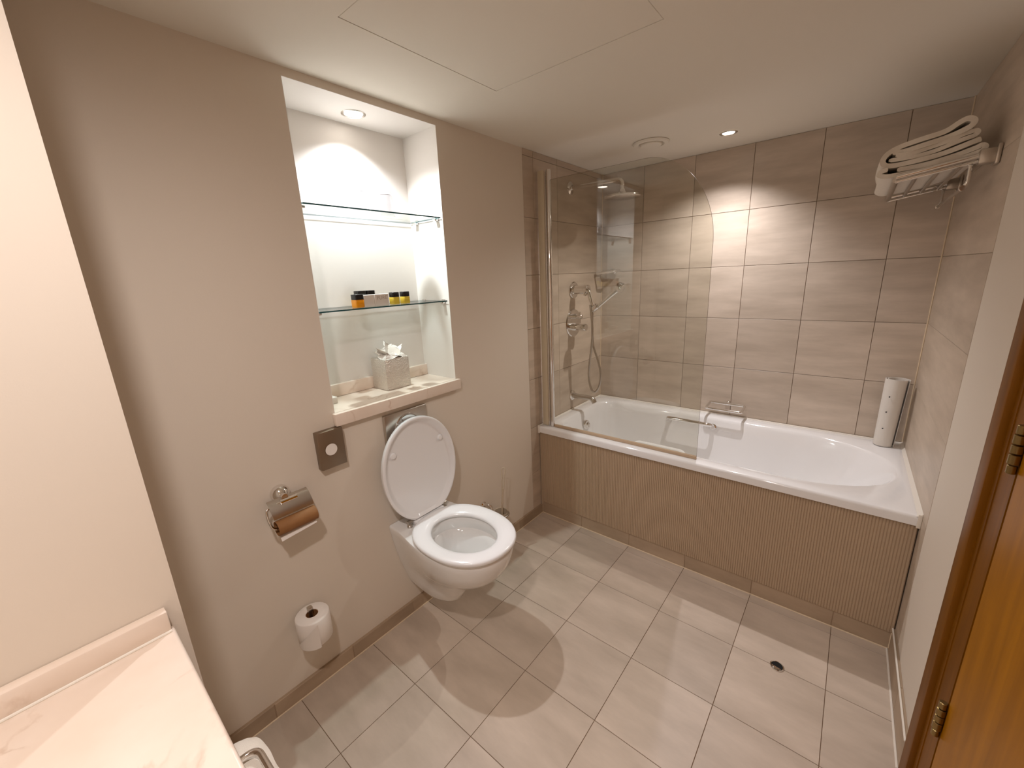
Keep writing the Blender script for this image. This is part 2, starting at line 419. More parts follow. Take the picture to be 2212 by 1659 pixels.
# skirtings
def skirt(name, segs, axis, face, sign, z1, mat=T_SKIRT):
    bm = B()
    a, b = segs[0], segs[-1]
    if axis == 'x': box(bm, *sorted((face-sign*0.011, face-sign*0.002)), a, b, 0.0, z1-0.001)
    else: box(bm, a, b, *sorted((face-sign*0.011, face-sign*0.002)), 0.0, z1-0.001)
    o = struct(obj(name, bm, GROUT_MD, base=False, smooth_angle=0))
    for u0, u1 in zip(segs, segs[1:]): tile_piece(o, u0, u1, 0.001, z1, axis, face, sign, mat, th=0.009)
    return o
skirt('baseboard_left', [VY, -1.641, -1.34, -1.04, -0.742, -0.242, 0.0], 'x', 0.011, 1, 0.062)
skirt('baseboard_bath', [0.011, 0.300, 0.603, 0.906, 1.209, 1.512, 1.697], 'y', 0.0, -1, 0.077)
bm = B(); box(bm, -0.003, 0.0005, -0.52, -0.017, 0.0, 0.11)
sk = rot_right(struct(obj('baseboard_right', bm, GROUT_MD, base=False, smooth_angle=0)))
for a, b in ((-0.31, -0.016), (-0.524, -0.31)):
    o = tile_piece(sk, a, b, 0.001, 0.112, 'x', 0, -1, T_SKIRT, th=0.009); o.location = (-0.010, (a+b)/2, 0.0565)
# cream sealant lines along the skirtings and in the tiled corners
def bead(name, pts, r, mat=CAULK):
    bm = B(); tube(bm, pts, r, 6); return struct(obj(name, bm, mat, base=False))
bead('trim_1', [(0.012, VY+0.01, 0.001), (0.012, -0.002, 0.001)], 0.0028)
bead('trim_2', [(0.012, -0.002, 0.001), (1.69, -0.002, 0.001)], 0.0030)
bead('trim_3', [(xr(-0.003)-0.012, -0.004, 0.001), (xr(-0.5)-0.012, -0.52, 0.001)], 0.0034, CAULK_W)
bead('trim_4', [(0.003, D-0.002, 0.605), (0.003, D-0.002, H)], 0.0028)
bead('trim_5', [(xr(D)-0.003, D-0.002, 0.605), (xr(D)-0.003, D-0.002, H)], 0.0034)
bead('trim_6', [(xr(0)-0.010, -0.020, 0.112), (xr(-0.5)-0.010, -0.52, 0.113)], 0.003, CAULK_W)
bead('trim_7', [(1.693, -0.002, 0.004), (1.693, -0.002, 0.08)], 0.0032)
bead('trim_8', [(0.010, -0.001, 0.004), (0.010, -0.001, 0.078)], 0.0022)

bead('trim_9', [(0.012, -0.0015, 0.0782), (1.692, -0.0015, 0.0782)], 0.0016, GROUT_MD)

# door in the right wall: lining, leaf, hinges (local frame of the right wall)
bm = B(); box(bm, 0.001, 0.041, DY1+0.045, DY0-0.115, 0.005, DZ-0.04, 0.002, 1)
door = rot_right(struct(obj('door_1', bm, WOOD, base=False)))
bm = B()
box(bm, -0.002, 0.15, DY0-0.030, DY0-0.0005, 0.0, DZ)             # lining, hinge side
box(bm, 0.000, 0.15, DY0-0.111, DY0-0.030, 0.0, DZ)       # rebated stile of the frame
box(bm, 0.006, 0.15, DY1, DY1+0.04, 0.0, DZ); box(bm, 0.006, 0.15, DY1, DY0, DZ-0.035, DZ)
o = obj('door_frame', bm, WOOD_D, None, base=False); o.parent = door
bm = B()
box(bm, -0.015, 0.006, DY0-0.004, DY0+0.062, 0.0, DZ+0.06, 0.004, 2)
box(bm, -0.015, 0.006, DY1-0.062, DY1+0.004, 0.0, DZ+0.06, 0.004, 2)
box(bm, -0.015, 0.006, DY1+0.004, DY0-0.004, DZ-0.004, DZ+0.06, 0.004, 2)
o = obj('architrave', bm, WOOD_D, None, base=False); o.parent = door
for zc in (1.118, 0.415, 1.80):
    bm = B(); zz = zc-0.052
    for k, (h, r) in enumerate(((0.019, 0.0075), (0.022, 0.009), (0.019, 0.009), (0.020, 0.009), (0.019, 0.0078))):
        lathe(bm, (-0.0075, DY0-0.112, zz), (0, 0, 1), [(r*0.86, 0), (r, 0.001), (r, h-0.002), (r*0.86, h-0.001)], 14); zz += h+0.0012
    o = obj('hinge', bm, BRASS, None, base=False); o.parent = door

# ------------------------------------------------------------------ bath
t = thing('bathtub', 'white enamelled built-in bathtub with chrome grips along the tiled back wall', 'bathtub', (0.85, 0.37, 0)); BATH = t
bm = B()
def rrect(x0, x1l, y0, y1, z, r, n=10):
    """rounded rectangle; x1 follows the right wall"""
    pts = []
    cs = ((x0+r, y0+r, math.pi), (x1l(y0)-r, y0+r, 1.5*math.pi), (x1l(y1)-r, y1-r, 0.0), (x0+r, y1-r, 0.5*math.pi))
    for cx, cy, a0 in cs:
        for k in range(n): 
            a = a0 + 0.5*math.pi*k/(n-1); pts.append((cx+r*math.cos(a), cy+r*math.sin(a), z))
    return pts
def basin(x0, x1, y0, y1, z, rl, rr, n=10):
    """inner outline with its own corner radius at left and right"""
    pts = []
    for cx, cy, a0, r in ((x0+rl, y0+rl, math.pi, rl), (x1-rr[0], y0+rr[1], 1.5*math.pi, rr), (x1-rr[0], y1-rr[1], 0.0, rr), (x0+rl, y1-rl, 0.5*math.pi, rl)):
        ra, rb = (r, r) if not isinstance(r, tuple) else r
        for k in range(n):
            a = a0 + 0.5*math.pi*k/(n-1); pts.append((cx+ra*math.cos(a), cy+rb*math.sin(a), z))
    return pts
ZR = 0.603
fxr = lambda y: xr(y)-0.006
rings = [rrect(0.004, fxr, -0.018, D-0.004, ZR-0.040, 0.004), rrect(0.004, fxr, -0.020, D-0.003, ZR-0.012, 0.006),
         rrect(0.008, lambda y: fxr(y)-0.004, -0.016, D-0.006, ZR-0.002, 0.010), rrect(0.012, lambda y: fxr(y)-0.008, -0.011, D-0.010, ZR, 0.012),
         basin(0.070, 1.655, 0.058, 0.700, ZR-0.001, 0.10, (0.40, 0.30)), basin(0.078, 1.648, 0.066, 0.693, ZR-0.006, 0.10, (0.40, 0.295)),
         basin(0.086, 1.636, 0.074, 0.685, ZR-0.020, 0.10, (0.40, 0.29)), basin(0.094, 1.600, 0.086, 0.674, ZR-0.075, 0.10, (0.38, 0.28)),
         basin(0.106, 1.540, 0.100, 0.660, ZR-0.160, 0.11, (0.34, 0.26)), basin(0.124, 1.46, 0.118, 0.640, ZR-0.250, 0.12, (0.30, 0.24)),
         basin(0.150, 1.38, 0.142, 0.616, ZR-0.320, 0.13, (0.26, 0.22)), basin(0.200, 1.30, 0.185, 0.575, ZR-0.358, 0.13, (0.22, 0.18)),
         basin(0.27, 1.22, 0.25, 0.51, ZR-0.368, 0.10, (0.15, 0.12))]
loft(bm, rings, False, True)
obj('tub_shell', bm, ENAMEL, t, 60)
bm = B(); lathe(bm, (0.1035, 0.40, 0.500), (1, 0, 0.08), [(0.034, -0.004), (0.034, 0.004), (0.031, 0.009), (0.020, 0.012), (0.017, 0.020), (0.006, 0.022)], 28)
box(bm, 0.123, 0.131, 0.396, 0.404, 0.486, 0.514, 0.002)
obj('overflow_cover', bm, CHROME, t)
bm = B(); lathe(bm, (0.36, 0.38, ZR-0.368), (0, 0, 1), [(0.034, 0), (0.034, 0.003), (0.028, 0.005), (0.024, 0.003), (0.004, 0.002)], 24); obj('waste_cover', bm, CHROME, t)
for s, yy in ((1, 0.672), (-1, 0.088)):
    g = B(); ya, yb = yy, yy - s*0.050
    path = fillet([(0.565, ya+s*0.006, 0.550), (0.568, yb, 0.575), (0.83, yb, 0.575), (0.833, ya+s*0.006, 0.550)], 0.05, 8)
    tube(g, path, 0.0125, 14)
    for xx in (0.565, 0.833): lathe(g, (xx, ya+s*0.006, 0.548), (0, -s, 0.3), [(0.019, 0), (0.019, 0.006), (0.012, 0.009)], 18)
    obj('grip_handle', g, CHROME if s > 0 else PLASTIC_W, t)  # near grip is white: ceiling and tub reflected in chrome, put into its colour
bm = B()
for a, b in (((0.004, 0.0), (0.004, D)), ((0.004, D-0.001), (xr(D), D-0.001))):
    pass
tube(bm, [(0.006, -0.016, ZR-0.001), (0.006, D-0.008, ZR-0.001)], 0.0055, 8)
tube(bm, [(0.006, D-0.006, ZR-0.001), (xr(D)-0.006, D-0.006, ZR-0.001)], 0.006, 8)
box(bm, 0.002, 0.016, -0.023, -0.012, ZR-0.046, ZR+0.006, 0.003)
a0, a1 = xr(-0.018), xr(D)
loft(bm, [[(a0-0.017, -0.021, ZR-0.002), (a0-0.001, -0.021, ZR-0.002), (a0-0.001, -0.021, ZR+0.012)], [(a1-0.012, D-0.004, ZR-0.002), (a1-0.001, D-0.004, ZR-0.002), (a1-0.001, D-0.004, ZR+0.010)]])
box(bm, a0-0.013, a0-0.001, -0.0235, -0.018, ZR-0.046, ZR+0.008, 0.002)
obj('sealant', bm, CAULK_W, t)

# ribbed front panel
bm = B(); pitch = 0.0095; x = 0.006; xe = 1.694; prof = []
while x < xe - 1e-6:
    prof += [(x, -0.0045), (x+pitch*0.62, -0.0045), (x+pitch*0.72, -0.0022), (x+pitch*0.90, -0.0022)]
    x += pitch
prof += [(xe, -0.0045)]
loft(bm, [[(a, b, 0.0795) for a, b in prof], [(a, b, 0.5605) for a, b in prof]], False, False, False)
for z in (0.0795, 0.5605):
    pass
box(bm, 0.006, xe, -0.0021, 0.012, 0.0795, 0.5605)
obj('front_panel', bm, PANEL, BATH, 0)['label'] = 'taupe vertically ribbed front panel'

# ------------------------------------------------------------------ bath screen
t = thing('bath_screen', 'clear glass bath screen with rounded top corner and chrome pole', 'shower screen', (0.05, 0.03, ZR))
bm = B(); box(bm, 0.0165, 0.056, 0.018, 0.042, ZR+0.002, 2.036, 0.002); obj('wall_profile', bm, CREAM_AL, t)
bm = B(); lathe(bm, (0.080, 0.030, ZR+0.001), (0, 0, 1), [(0.0125, 0), (0.0135, 0.002), (0.0135, 1.428), (0.0115, 1.432)], 20)
box(bm, 0.0565, 0.0665, 0.021, 0.039, ZR+0.002, 2.034, 0.001); obj('pole', bm, CHROME, t)
# pane outline
out = [(0.088, ZR+0.014), (0.917, ZR+0.014)]
for k in range(0, 25):
    a = 0.5*math.pi*k/24
    out.append((0.60+0.317*math.cos(a), 1.60+0.385*math.sin(a)))
out.append((0.088, 1.985))
bm = B(); y0, y1 = 0.027, 0.033
fa = [bm.verts.new((p[0], y0, p[1])) for p in out]; fb = [bm.verts.new((p[0], y1, p[1])) for p in out]
f1 = bm.faces.new(fa); f2 = bm.faces.new(fb[::-1]); f1.material_index = f2.material_index = 0
n = len(out)
for i in range(n):
    f = bm.faces.new((fa[i], fb[i], fb[(i+1) % n], fa[(i+1) % n])); f.material_index = 1
obj('glass_pane', bm, None, t, 30, mats=[GLASS, SCREEN_EDGE])
bm = B(); box(bm, 0.095, 0.917, 0.0235, 0.0365, ZR+0.0025, ZR+0.0155, 0.002); box(bm, 0.095, 0.917, 0.0225, 0.0375, ZR+0.0005, ZR+0.0035)
obj('bottom_seal', bm, SEALSTRIP, t)

# ------------------------------------------------------------------ shower fittings on the tiled left end wall
t = thing('rain_shower', 'round chrome rain shower head on a wall arm high above the bath', 'shower head', (0.0, 0.374, 2.0))
bm = B(); lathe(bm, (0.0016, 0.374, 2.0), (1, 0, 0), [(0.037, 0), (0.037, 0.004), (0.030, 0.009), (0.016, 0.012), (0.016, 0.016)], 28); obj('escutcheon', bm, CHROME, t)
bm = B(); tube(bm, fillet([(0.004, 0.374, 2.0), (0.338, 0.374, 1.995), (0.338, 0.374, 1.922)], 0.035, 8), 0.0115, 14); obj('arm', bm, CHROME, t)
bm = B(); lathe(bm, (0.338, 0.374, 1.935), (0, 0, -1), [(0.013, -0.01), (0.017, 0.002), (0.024, 0.012), (0.05, 0.020), (0.098, 0.026), (0.100, 0.029), (0.100, 0.034), (0.097, 0.036)], 44); obj('head', bm, CHROME, t)

t = thing('shower_bracket', 'chrome wall outlet with curved bracket holding the hand shower', 'shower fitting', (0.0, 0.405, 1.40))
bm = B(); lathe(bm, (0.0016, 0.405, 1.40), (1, 0, 0), [(0.053, 0), (0.053, 0.006), (0.049, 0.010), (0.032, 0.011), (0.029, 0.018), (0.0275, 0.022), (0.0275, 0.083), (0.031, 0.086), (0.031, 0.108), (0.027, 0.112)], 32); obj('body', bm, CHROME, t)
bm = B(); tube(bm, smooth([(0.100, 0.40, 1.405), (0.118, 0.395, 1.390), (0.130, 0.39, 1.360), (0.143, 0.388, 1.325), (0.152, 0.388, 1.300)], 5), [0.016 - 0.007*i/20 for i in range(21)], 14)
lathe(bm, (0.108, 0.372, 1.375), (0.2, -1, 0.1), [(0.012, 0), (0.012, 0.004), (0.009, 0.006)], 16); obj('bracket_arm', bm, CHROME, t)
bm = B(); d = Vector((0.80, 0, 0.60)).normalized(); lathe(bm, Vector((0.168, 0.388, 1.290)) - d*0.030, d, [(0.013, 0), (0.018, 0.006), (0.020, 0.05), (0.0165, 0.054)], 20); obj('cradle', bm, CHROME, t)
t = thing('hand_shower', 'chrome hand shower on a looping flexible hose above the bath tap end', 'hand shower', (0.168, 0.388, 1.28))
p0 = Vector((0.155, 0.388, 1.272)); p1 = Vector((0.318, 0.396, 1.402))
bm = B(); tube(bm, [p0.lerp(p1, k/10) for k in range(11)], [0.0125, 0.0118, 0.0115, 0.0115, 0.0115, 0.0115, 0.0118, 0.0125, 0.0135, 0.015, 0.017], 16); obj('handle', bm, CHROME, t)
bm = B(); d = Vector((0.80, 0.0, -0.42)).normalized(); lathe(bm, Vector((0.315, 0.396, 1.418)) - d*0.004, d, [(0.012, -0.006), (0.024, 0.0), (0.029, 0.012), (0.031, 0.026), (0.030, 0.036), (0.026, 0.038)], 26); obj('spray_head', bm, CHROME, t)
hose = smooth([(0.152, 0.388, 1.268), (0.150, 0.386, 1.18), (0.156, 0.392, 1.055), (0.186, 0.40, 0.955), (0.203, 0.405, 0.87), (0.196, 0.405, 0.79), (0.168, 0.40, 0.742), (0.140, 0.395, 0.765), (0.126, 0.39, 0.85), (0.136, 0.385, 0.95), (0.152, 0.378, 1.055), (0.160, 0.372, 1.16), (0.150, 0.372, 1.26), (0.143, 0.374, 1.31)], 8)
bm = B(); tube(bm, hose, [0.0068 + 0.0006*(i % 2) for i in range(len(hose))], 10); obj('hose', bm, CHROME_S, t)

t = thing('shower_valve', 'chrome thermostatic mixer plate with two round levers on the tiled wall', 'shower valve', (0.0, 0.402, 1.19))
bm = B(); lathe(bm, (0.0016, 0.402, 1.19), (1, 0, 0), [(0.091, 0), (0.091, 0.003), (0.086, 0.008), (0.03, 0.010)], 44); obj('plate', bm, CHROME, t)
bm = B(); lathe(bm, (0.009, 0.402, 1.232), (1, 0, 0), [(0.017, 0), (0.017, 0.02), (0.014, 0.022), (0.014, 0.056), (0.012, 0.058)], 22)
tube(bm, [(0.05, 0.402, 1.232), (0.052, 0.402, 1.262)], 0.0045, 10); obj('lever', bm, CHROME, t)
bm = B(); lathe(bm, (0.009, 0.402, 1.164), (1, 0, 0), [(0.026, 0), (0.026, 0.012), (0.023, 0.014), (0.023, 0.086), (0.021, 0.089)], 26)
obj('temperature_knob', bm, CHROME, t)

t = thing('bath_spout', 'short chrome bath spout projecting over the tap end of the tub', 'tap', (0.0, 0.384, 0.70))
bm = B(); lathe(bm, (0.0016, 0.384, 0.70), (1, 0, 0), [(0.034, 0), (0.034, 0.006), (0.030, 0.010), (0.020, 0.011)], 28); obj('escutcheon', bm, CHROME, t)
bm = B(); tube(bm, fillet([(0.008, 0.384, 0.70), (0.158, 0.384, 0.700), (0.172, 0.384, 0.672)], 0.016, 6), 0.0165, 18); obj('spout', bm, CHROME_S, t)

def soap_rack(loc, label):
    x, z = loc
    t = thing('soap_rack', label, 'soap rack', (x, D, z), 'chrome soap racks on the bath wall')
    bm = B(); lathe(bm, (x, D-0.0005, z), (0, -1, 0), [(0.016, 0), (0.016, 0.006), (0.011, 0.010), (0.008, 0.022)], 18); box(bm, x-0.03, x+0.03, D-0.026, D-0.014, z-0.006, z+0.003, 0.002); obj('wall_mount', bm, CHROME, t)
    y0, y1 = D-0.020, D-0.128
    path = [(x-0.097, y0, z), (x-0.097, y1, z-0.010), (x+0.097, y1, z-0.010), (x+0.097, y0, z)]
    bm = B(); P = fillet(path + [path[0]], 0.012, 5); tube(bm, P, 0.0075, 12); obj('frame', bm, CHROME, t)
    return t
soap_rack((0.884, 0.681), 'lower chrome wire soap rack just above the bath rim near the grip')
t = thing('soap_rack', 'upper chrome soap rack at hand-shower height in the shower corner', 'soap rack', (0.10, D, 1.505), 'chrome soap racks on the bath wall')
bm = B(); lathe(bm, (0.10, D-0.0005, 1.508), (0, -1, 0), [(0.016, 0), (0.016, 0.006), (0.011, 0.010), (0.008, 0.022)], 18); obj('wall_mount', bm, CHROME, t)
bm = B(); z = 1.496; P = fillet([(0.016, D-0.020, z), (0.016, D-0.105, z), (0.150, D-0.105, z+0.016), (0.150, D-0.020, z+0.016), (0.016, D-0.020, z)], 0.012, 5); tube(bm, P, 0.0088, 12); obj('frame', bm, CHROME, t)

# ------------------------------------------------------------------ towel rack on the right wall with three folded towels
ry0, ry1 = 0.100, 0.690
t = thing('towel_rack', 'chrome shelf rack with a lower towel rail high on the right-hand wall', 'towel rack', (xr(0.4), 0.4, 1.79))
za, zb = 1.796, 1.766; xa, xb = 1.694, 1.468
for yy in (ry0, ry1):
    bm = B(); box(bm, xr(yy)-0.012, xr(yy)+0.0005-0.002, yy-0.028, yy+0.028, za-0.030, za+0.026, 0.003); box(bm, xr(yy)-0.046, xr(yy)-0.010, yy-0.020, yy+0.020, za-0.024, za+0.018, 0.004)
    obj('wall_plate', bm, CHROME_S, t)
    bm = B(); tube(bm, [(xr(yy)-0.036, yy, za+0.003), (xb, yy, zb+0.003)], 0.0085, 12); tube(bm, [(xr(yy)-0.036, yy, za-0.012), (xb, yy, zb-0.012)], 0.0055, 10); obj('side_arm', bm, CHROME, t)
for k, xx in enumerate((xb, 1.520, 1.572, 1.624)):
    zz = za + (zb-za)*(xa-xx)/(xa-xb) - 0.006
    bm = B(); tube(bm, [(xx, ry0, zz), (xx, ry1, zz)], 0.009 if k == 0 else 0.0055, 12); obj('shelf_bar', bm, CHROME_S, t)
for yy in (ry0, ry1):
    bm = B(); tube(bm, fillet([(1.640, yy, 1.775), (1.640, yy-0.004, 1.722), (1.632, yy-0.002, 1.708)], 0.012, 5), 0.0055, 12); lathe(bm, (1.632, yy-0.010, 1.708), (0, 1, 0), [(0.008, 0), (0.009, 0.003), (0.009, 0.017), (0.008, 0.02)], 14); obj('hook', bm, CHROME, t)
bm = B(); tube(bm, [(1.632, ry0, 1.708), (1.632, ry1, 1.708)], 0.0055, 12); obj('towel_rail', bm, CHROME_S, t)

TA = [(1.445, 1.853), (1.475, 1.852), (1.533, 1.863), (1.583, 1.875), (1.606, 1.884), (1.622, 1.894), (1.626, 1.907), (1.612, 1.916), (1.595, 1.909), (1.572, 1.894), (1.544, 1.8855), (1.5, 1.876), (1.462, 1.867), (1.434, 1.853), (1.4225, 1.833), (1.430, 1.816), (1.453, 1.811), (1.496, 1.813), (1.553, 1.822), (1.607, 1.836), (1.635, 1.845), (1.650, 1.850)]
TBm = [(1.442, 1.829), (1.50, 1.8275), (1.543, 1.834), (1.59, 1.8475), (1.622, 1.859), (1.6385, 1.8635), (1.643, 1.8715), (1.636, 1.8775), (1.612, 1.8705), (1.588, 1.8605), (1.541, 1.849), (1.50, 1.841), (1.458, 1.8395)]
TC = [(1.47, 1.796), (1.512, 1.7975), (1.557, 1.803), (1.613, 1.816), (1.645, 1.826), (1.659, 1.832), (1.667, 1.825), (1.661, 1.815), (1.640, 1.809), (1.60, 1.799), (1.555, 1.789), (1.495, 1.781), (1.449, 1.778), (1.4265, 1.786), (1.428, 1.797), (1.446, 1.801)]
def towel(name, pts, th, ya, yb, label, seed):
    P = [p.xy for p in smooth([(a, b, 0) for a, b in pts], 5)]
    ph = seed*1.7
    f = lambda s, p: (p.x + 0.003*math.sin(5*s+ph), ya + (yb-ya)*s + (0.004*math.sin(p.x*60+ph) if s < 0.01 else 0), p.y + 0.002*math.sin(6*s+ph*2))
    bm = B(); ribbon_solid(bm, P, th, f, None, 10, lambda s, u: 0.0006*math.sin(40*u+9*s+ph))
    return tag(obj(name, bm, TOWEL, None, 60), label, 'towel', 'folded white towels on the rack')
towel('folded_towel', TA, 0.0165, 0.116, 0.60, 'topmost folded white towel on the wall rack, wrapped round with a fat loop', 1)
towel('folded_towel', TBm, 0.0140, 0.119, 0.585, 'thin folded white towel tucked inside the topmost towel on the rack', 2)
towel('folded_towel', TC, 0.0155, 0.114, 0.61, 'lowest folded white towel lying directly on the chrome rack bars', 3)

# ------------------------------------------------------------------ rolled rubber mat on the bath corner
bm = B(); pts = []
for k in range(0, 76):
    a = math.radians(-20 + 9.2*k*1.02); r = 0.0435 - 0.0165*k/75
    pts.append((r*math.cos(a), r*math.sin(a)))
pts = [(0.047, -0.036+0.05)][:0] + pts
cx, cy = 1.6155, 0.708
ribbon_solid(bm, pts, 0.0028, lambda s, p: (cx - 0.005*(1-s) + 0.002*s + p.x*(0.94+0.13*s), cy + p.y*(0.94+0.13*s), ZR+0.003+0.338*s), None, 6)
t = obj('bath_mat', bm, RUBBER, None, 60)
tag(t, 'white rubber bath mat rolled up and stood on the far right bath corner', 'bath mat')
for z, xx in ((0.700, 1.602), (0.785, 1.604), (0.862, 1.606)):
    b2 = B(); s = (z-ZR)/0.338
    ang = math.radians(-112); r = 0.0450*(0.94+0.13*s)
    ctr = Vector((cx - 0.005*(1-s)+0.002*s + r*math.cos(ang), cy + r*math.sin(ang), z))
    lathe(b2, ctr, (math.cos(ang), math.sin(ang), 0), [(0.0026, -0.003), (0.0026, 0.0006)], 12)
    obj('drain_hole', b2, VOID, t)

# ------------------------------------------------------------------ toilet
YC = -0.958
t = thing('toilet', 'white wall-hung toilet with its lid raised against the wall', 'toilet', (0.25, YC, 0))
def pan_ring(z, w0, wm, xm, L, n=26, pw=2.3):
    half = []
    for k in range(n+1):
        s = k/n
        if s < 0.45:
            x = xm*(s/0.45); q = x/xm; q = q*q*(3-2*q); w = w0 + (wm-w0)*q
        else:
            a = (s-0.45)/0.55*math.pi/2; x = xm + (L-xm)*math.sin(a)**(2/pw) if False else xm + (L-xm)*math.sin(a); w = wm*math.cos(a)**(0.92)
        half.append((x, max(w, 0.0)))
    r = [(x, YC - w, z) for x, w in half]; r += [(x, YC + w, z) for x, w in half[-2::-1]]
    return r
R0 = 0.0015
def shift(r): return [(x+R0, y, z) for x, y, z in r]
rings = [shift(pan_ring(z, *q)) for z, q in (
    (0.128, (0.030, 0.034, 0.08, 0.185)), (0.136, (0.058, 0.062, 0.10, 0.225)), (0.160, (0.070, 0.075, 0.12, 0.258)), (0.200, (0.083, 0.080, 0.14, 0.280)), (0.245, (0.096, 0.088, 0.16, 0.300)), (0.275, (0.105, 0.098, 0.18, 0.335)),
    (0.300, (0.112, 0.112, 0.20, 0.385)), (0.335, (0.120, 0.134, 0.24, 0.445)), (0.375, (0.128, 0.155, 0.27, 0.488)), (0.415, (0.135, 0.168, 0.28, 0.510)), (0.455, (0.141, 0.175, 0.29, 0.522)), (0.478, (0.144, 0.178, 0.29, 0.525)), (0.486, (0.142, 0.176, 0.29, 0.522)), (0.488, (0.138, 0.171, 0.29, 0.516)))]
def inner_ring(z, cx, a, b, n=53, cxo=None):
    # same vertex count as the pan rings, starting at the back
    pts = []
    m = len(rings[0])
    for k in range(m):
        ang = math.pi + (2*math.pi)*(k+0.5)/m
        pts.append((R0 + cx + a*math.cos(ang), YC + b*math.sin(ang), z))
    return pts
inn = [inner_ring(0.488, 0.312, 0.168, 0.132), inner_ring(0.480, 0.312, 0.160, 0.125), inner_ring(0.455, 0.312, 0.160, 0.126), inner_ring(0.430, 0.312, 0.163, 0.129), inner_ring(0.424, 0.312, 0.152, 0.120), inner_ring(0.390, 0.312, 0.142, 0.110), inner_ring(0.350, 0.310, 0.118, 0.092), inner_ring(0.310, 0.288, 0.092, 0.076), inner_ring(0.275, 0.240, 0.068, 0.060), inner_ring(0.245, 0.200, 0.050, 0.046), inner_ring(0.205, 0.165, 0.036, 0.034)]
bm = B(); loft(bm, rings + inn, True, True); obj('pan', bm, CERAMIC, t, 50)
bm = B(); lathe(bm, (0.243, YC, 0.272), (0, 0, 1), [(0.066, 0), (0.066, 0.001)], 32)
for v in bm.verts: v.co.y = YC + (v.co.y-YC)*0.80
obj('water', bm, WATER, t)
bm = B()
lathe(bm, (0.014, YC-0.012, 0.070), (0, 0, 1), [(0.0075, 0), (0.0075, 0.062)], 14)
obj('waste_pipe', bm, STEEL, t)
# seat ring
bm = B(); m = 64; cs = []
for k in range(m):
    a = 2*math.pi*k/m; ca, sa = math.cos(a), math.sin(a)
    sx = 0.228 if ca > 0 else 0.215
    e = 2.25
    den = (abs(ca)**e + abs(sa)**e)**(-1/e)
    ox, oy = 0.306 + sx*ca*den, YC + 0.182*sa*den
    ix, iy = 0.312 + 0.148*ca, YC + 0.114*sa
    prof = [(0.10, 0.0), (0.02, 0.006), (0.0, 0.013), (0.03, 0.019), (0.10, 0.0225), (0.35, 0.024), (0.65, 0.023), (0.88, 0.018), (0.97, 0.012), (1.0, 0.005), (0.95, 0.0)]
    cs.append([(ox + (ix-ox)*p, oy + (iy-oy)*p, 0.4905+h) for p, h in prof])
rows_ = [[bm.verts.new(p) for p in r] for r in cs]; q = len(rows_[0])
for i in range(m):
    a, b = rows_[i], rows_[(i+1) % m]
    for j in range(q): bm.faces.new((a[j], a[(j+1) % q], b[(j+1) % q], b[j]))
seat = obj('seat', bm, PLASTIC_W, t, 60)
# hinge bar behind the seat
bm = B(); box(bm, 0.066, 0.106, YC-0.080, YC+0.080, 0.4895, 0.513, 0.006, 3); obj('hinge_bar', bm, PLASTIC_W, t)
hx, hz = 0.082, 0.515
for s in (-1, 1):
    bm = B(); tube(bm, [(hx, YC+s*0.083, hz-0.004), (hx, YC+s*0.106, hz-0.004)], 0.009, 14); lathe(bm, (hx, YC+s*0.095, 0.4885), (0, 0, 1), [(0.012, 0), (0.012, 0.006), (0.008, 0.010), (0.007, 0.018)], 14); obj('hinge', bm, CHROME_S, t)
# lid
ax = Vector((0.052-0.088, 0, 0.942-0.512)).normalized(); nr = Vector((ax.z, 0, -ax.x)); L0 = 0.436
def lid_pt(u, v, d): return Vector((0.088, YC, 0.512)) + ax*u + Vector((0, 1, 0))*v + nr*d
def lid_outline(inset):
    pts = []; uc = 0.215
    for k in range(60):
        a = -math.pi/2 + 2*math.pi*k/60
        ca, sa = math.cos(a), math.sin(a)
        lu = (L0-uc) if sa > 0 else uc+0.014
        e = 2.04; den = (abs(ca)**e + abs(sa)**e)**(-1/e)
        u = uc + (lu-inset)*sa*den; v = (0.188-inset)*ca*den
        pts.append((max(u, 0.004+inset*0.6), v))
    return pts
o0, o1, o2, o3 = lid_outline(0.0), lid_outline(0.006), lid_outline(0.013), lid_outline(0.022)
bm = B()
rr_ = [[lid_pt(u, v, -0.018) for u, v in lid_outline(0.05)], [lid_pt(u, v, -0.017) for u, v in o2], [lid_pt(u, v, -0.012) for u, v in o1], [lid_pt(u, v, -0.004) for u, v in o0], [lid_pt(u, v, 0.010) for u, v in o0], [lid_pt(u, v, 0.0135) for u, v in o1], [lid_pt(u, v, 0.0115) for u, v in o2], [lid_pt(u, v, 0.000) for u, v in o3], [lid_pt(u, v, -0.002) for u, v in lid_outline(0.035)]]
loft(bm, rr_, True, True)
lid = obj('lid', bm, PLASTIC_W, t, 50)
for s in (-1, 1):
    bm = B(); lathe(bm, lid_pt(0.307, s*0.122, -0.001), nr, [(0.013, 0), (0.013, 0.004), (0.010, 0.008), (0.004, 0.009)], 18); obj('buffer', bm, PLASTIC_W, lid)

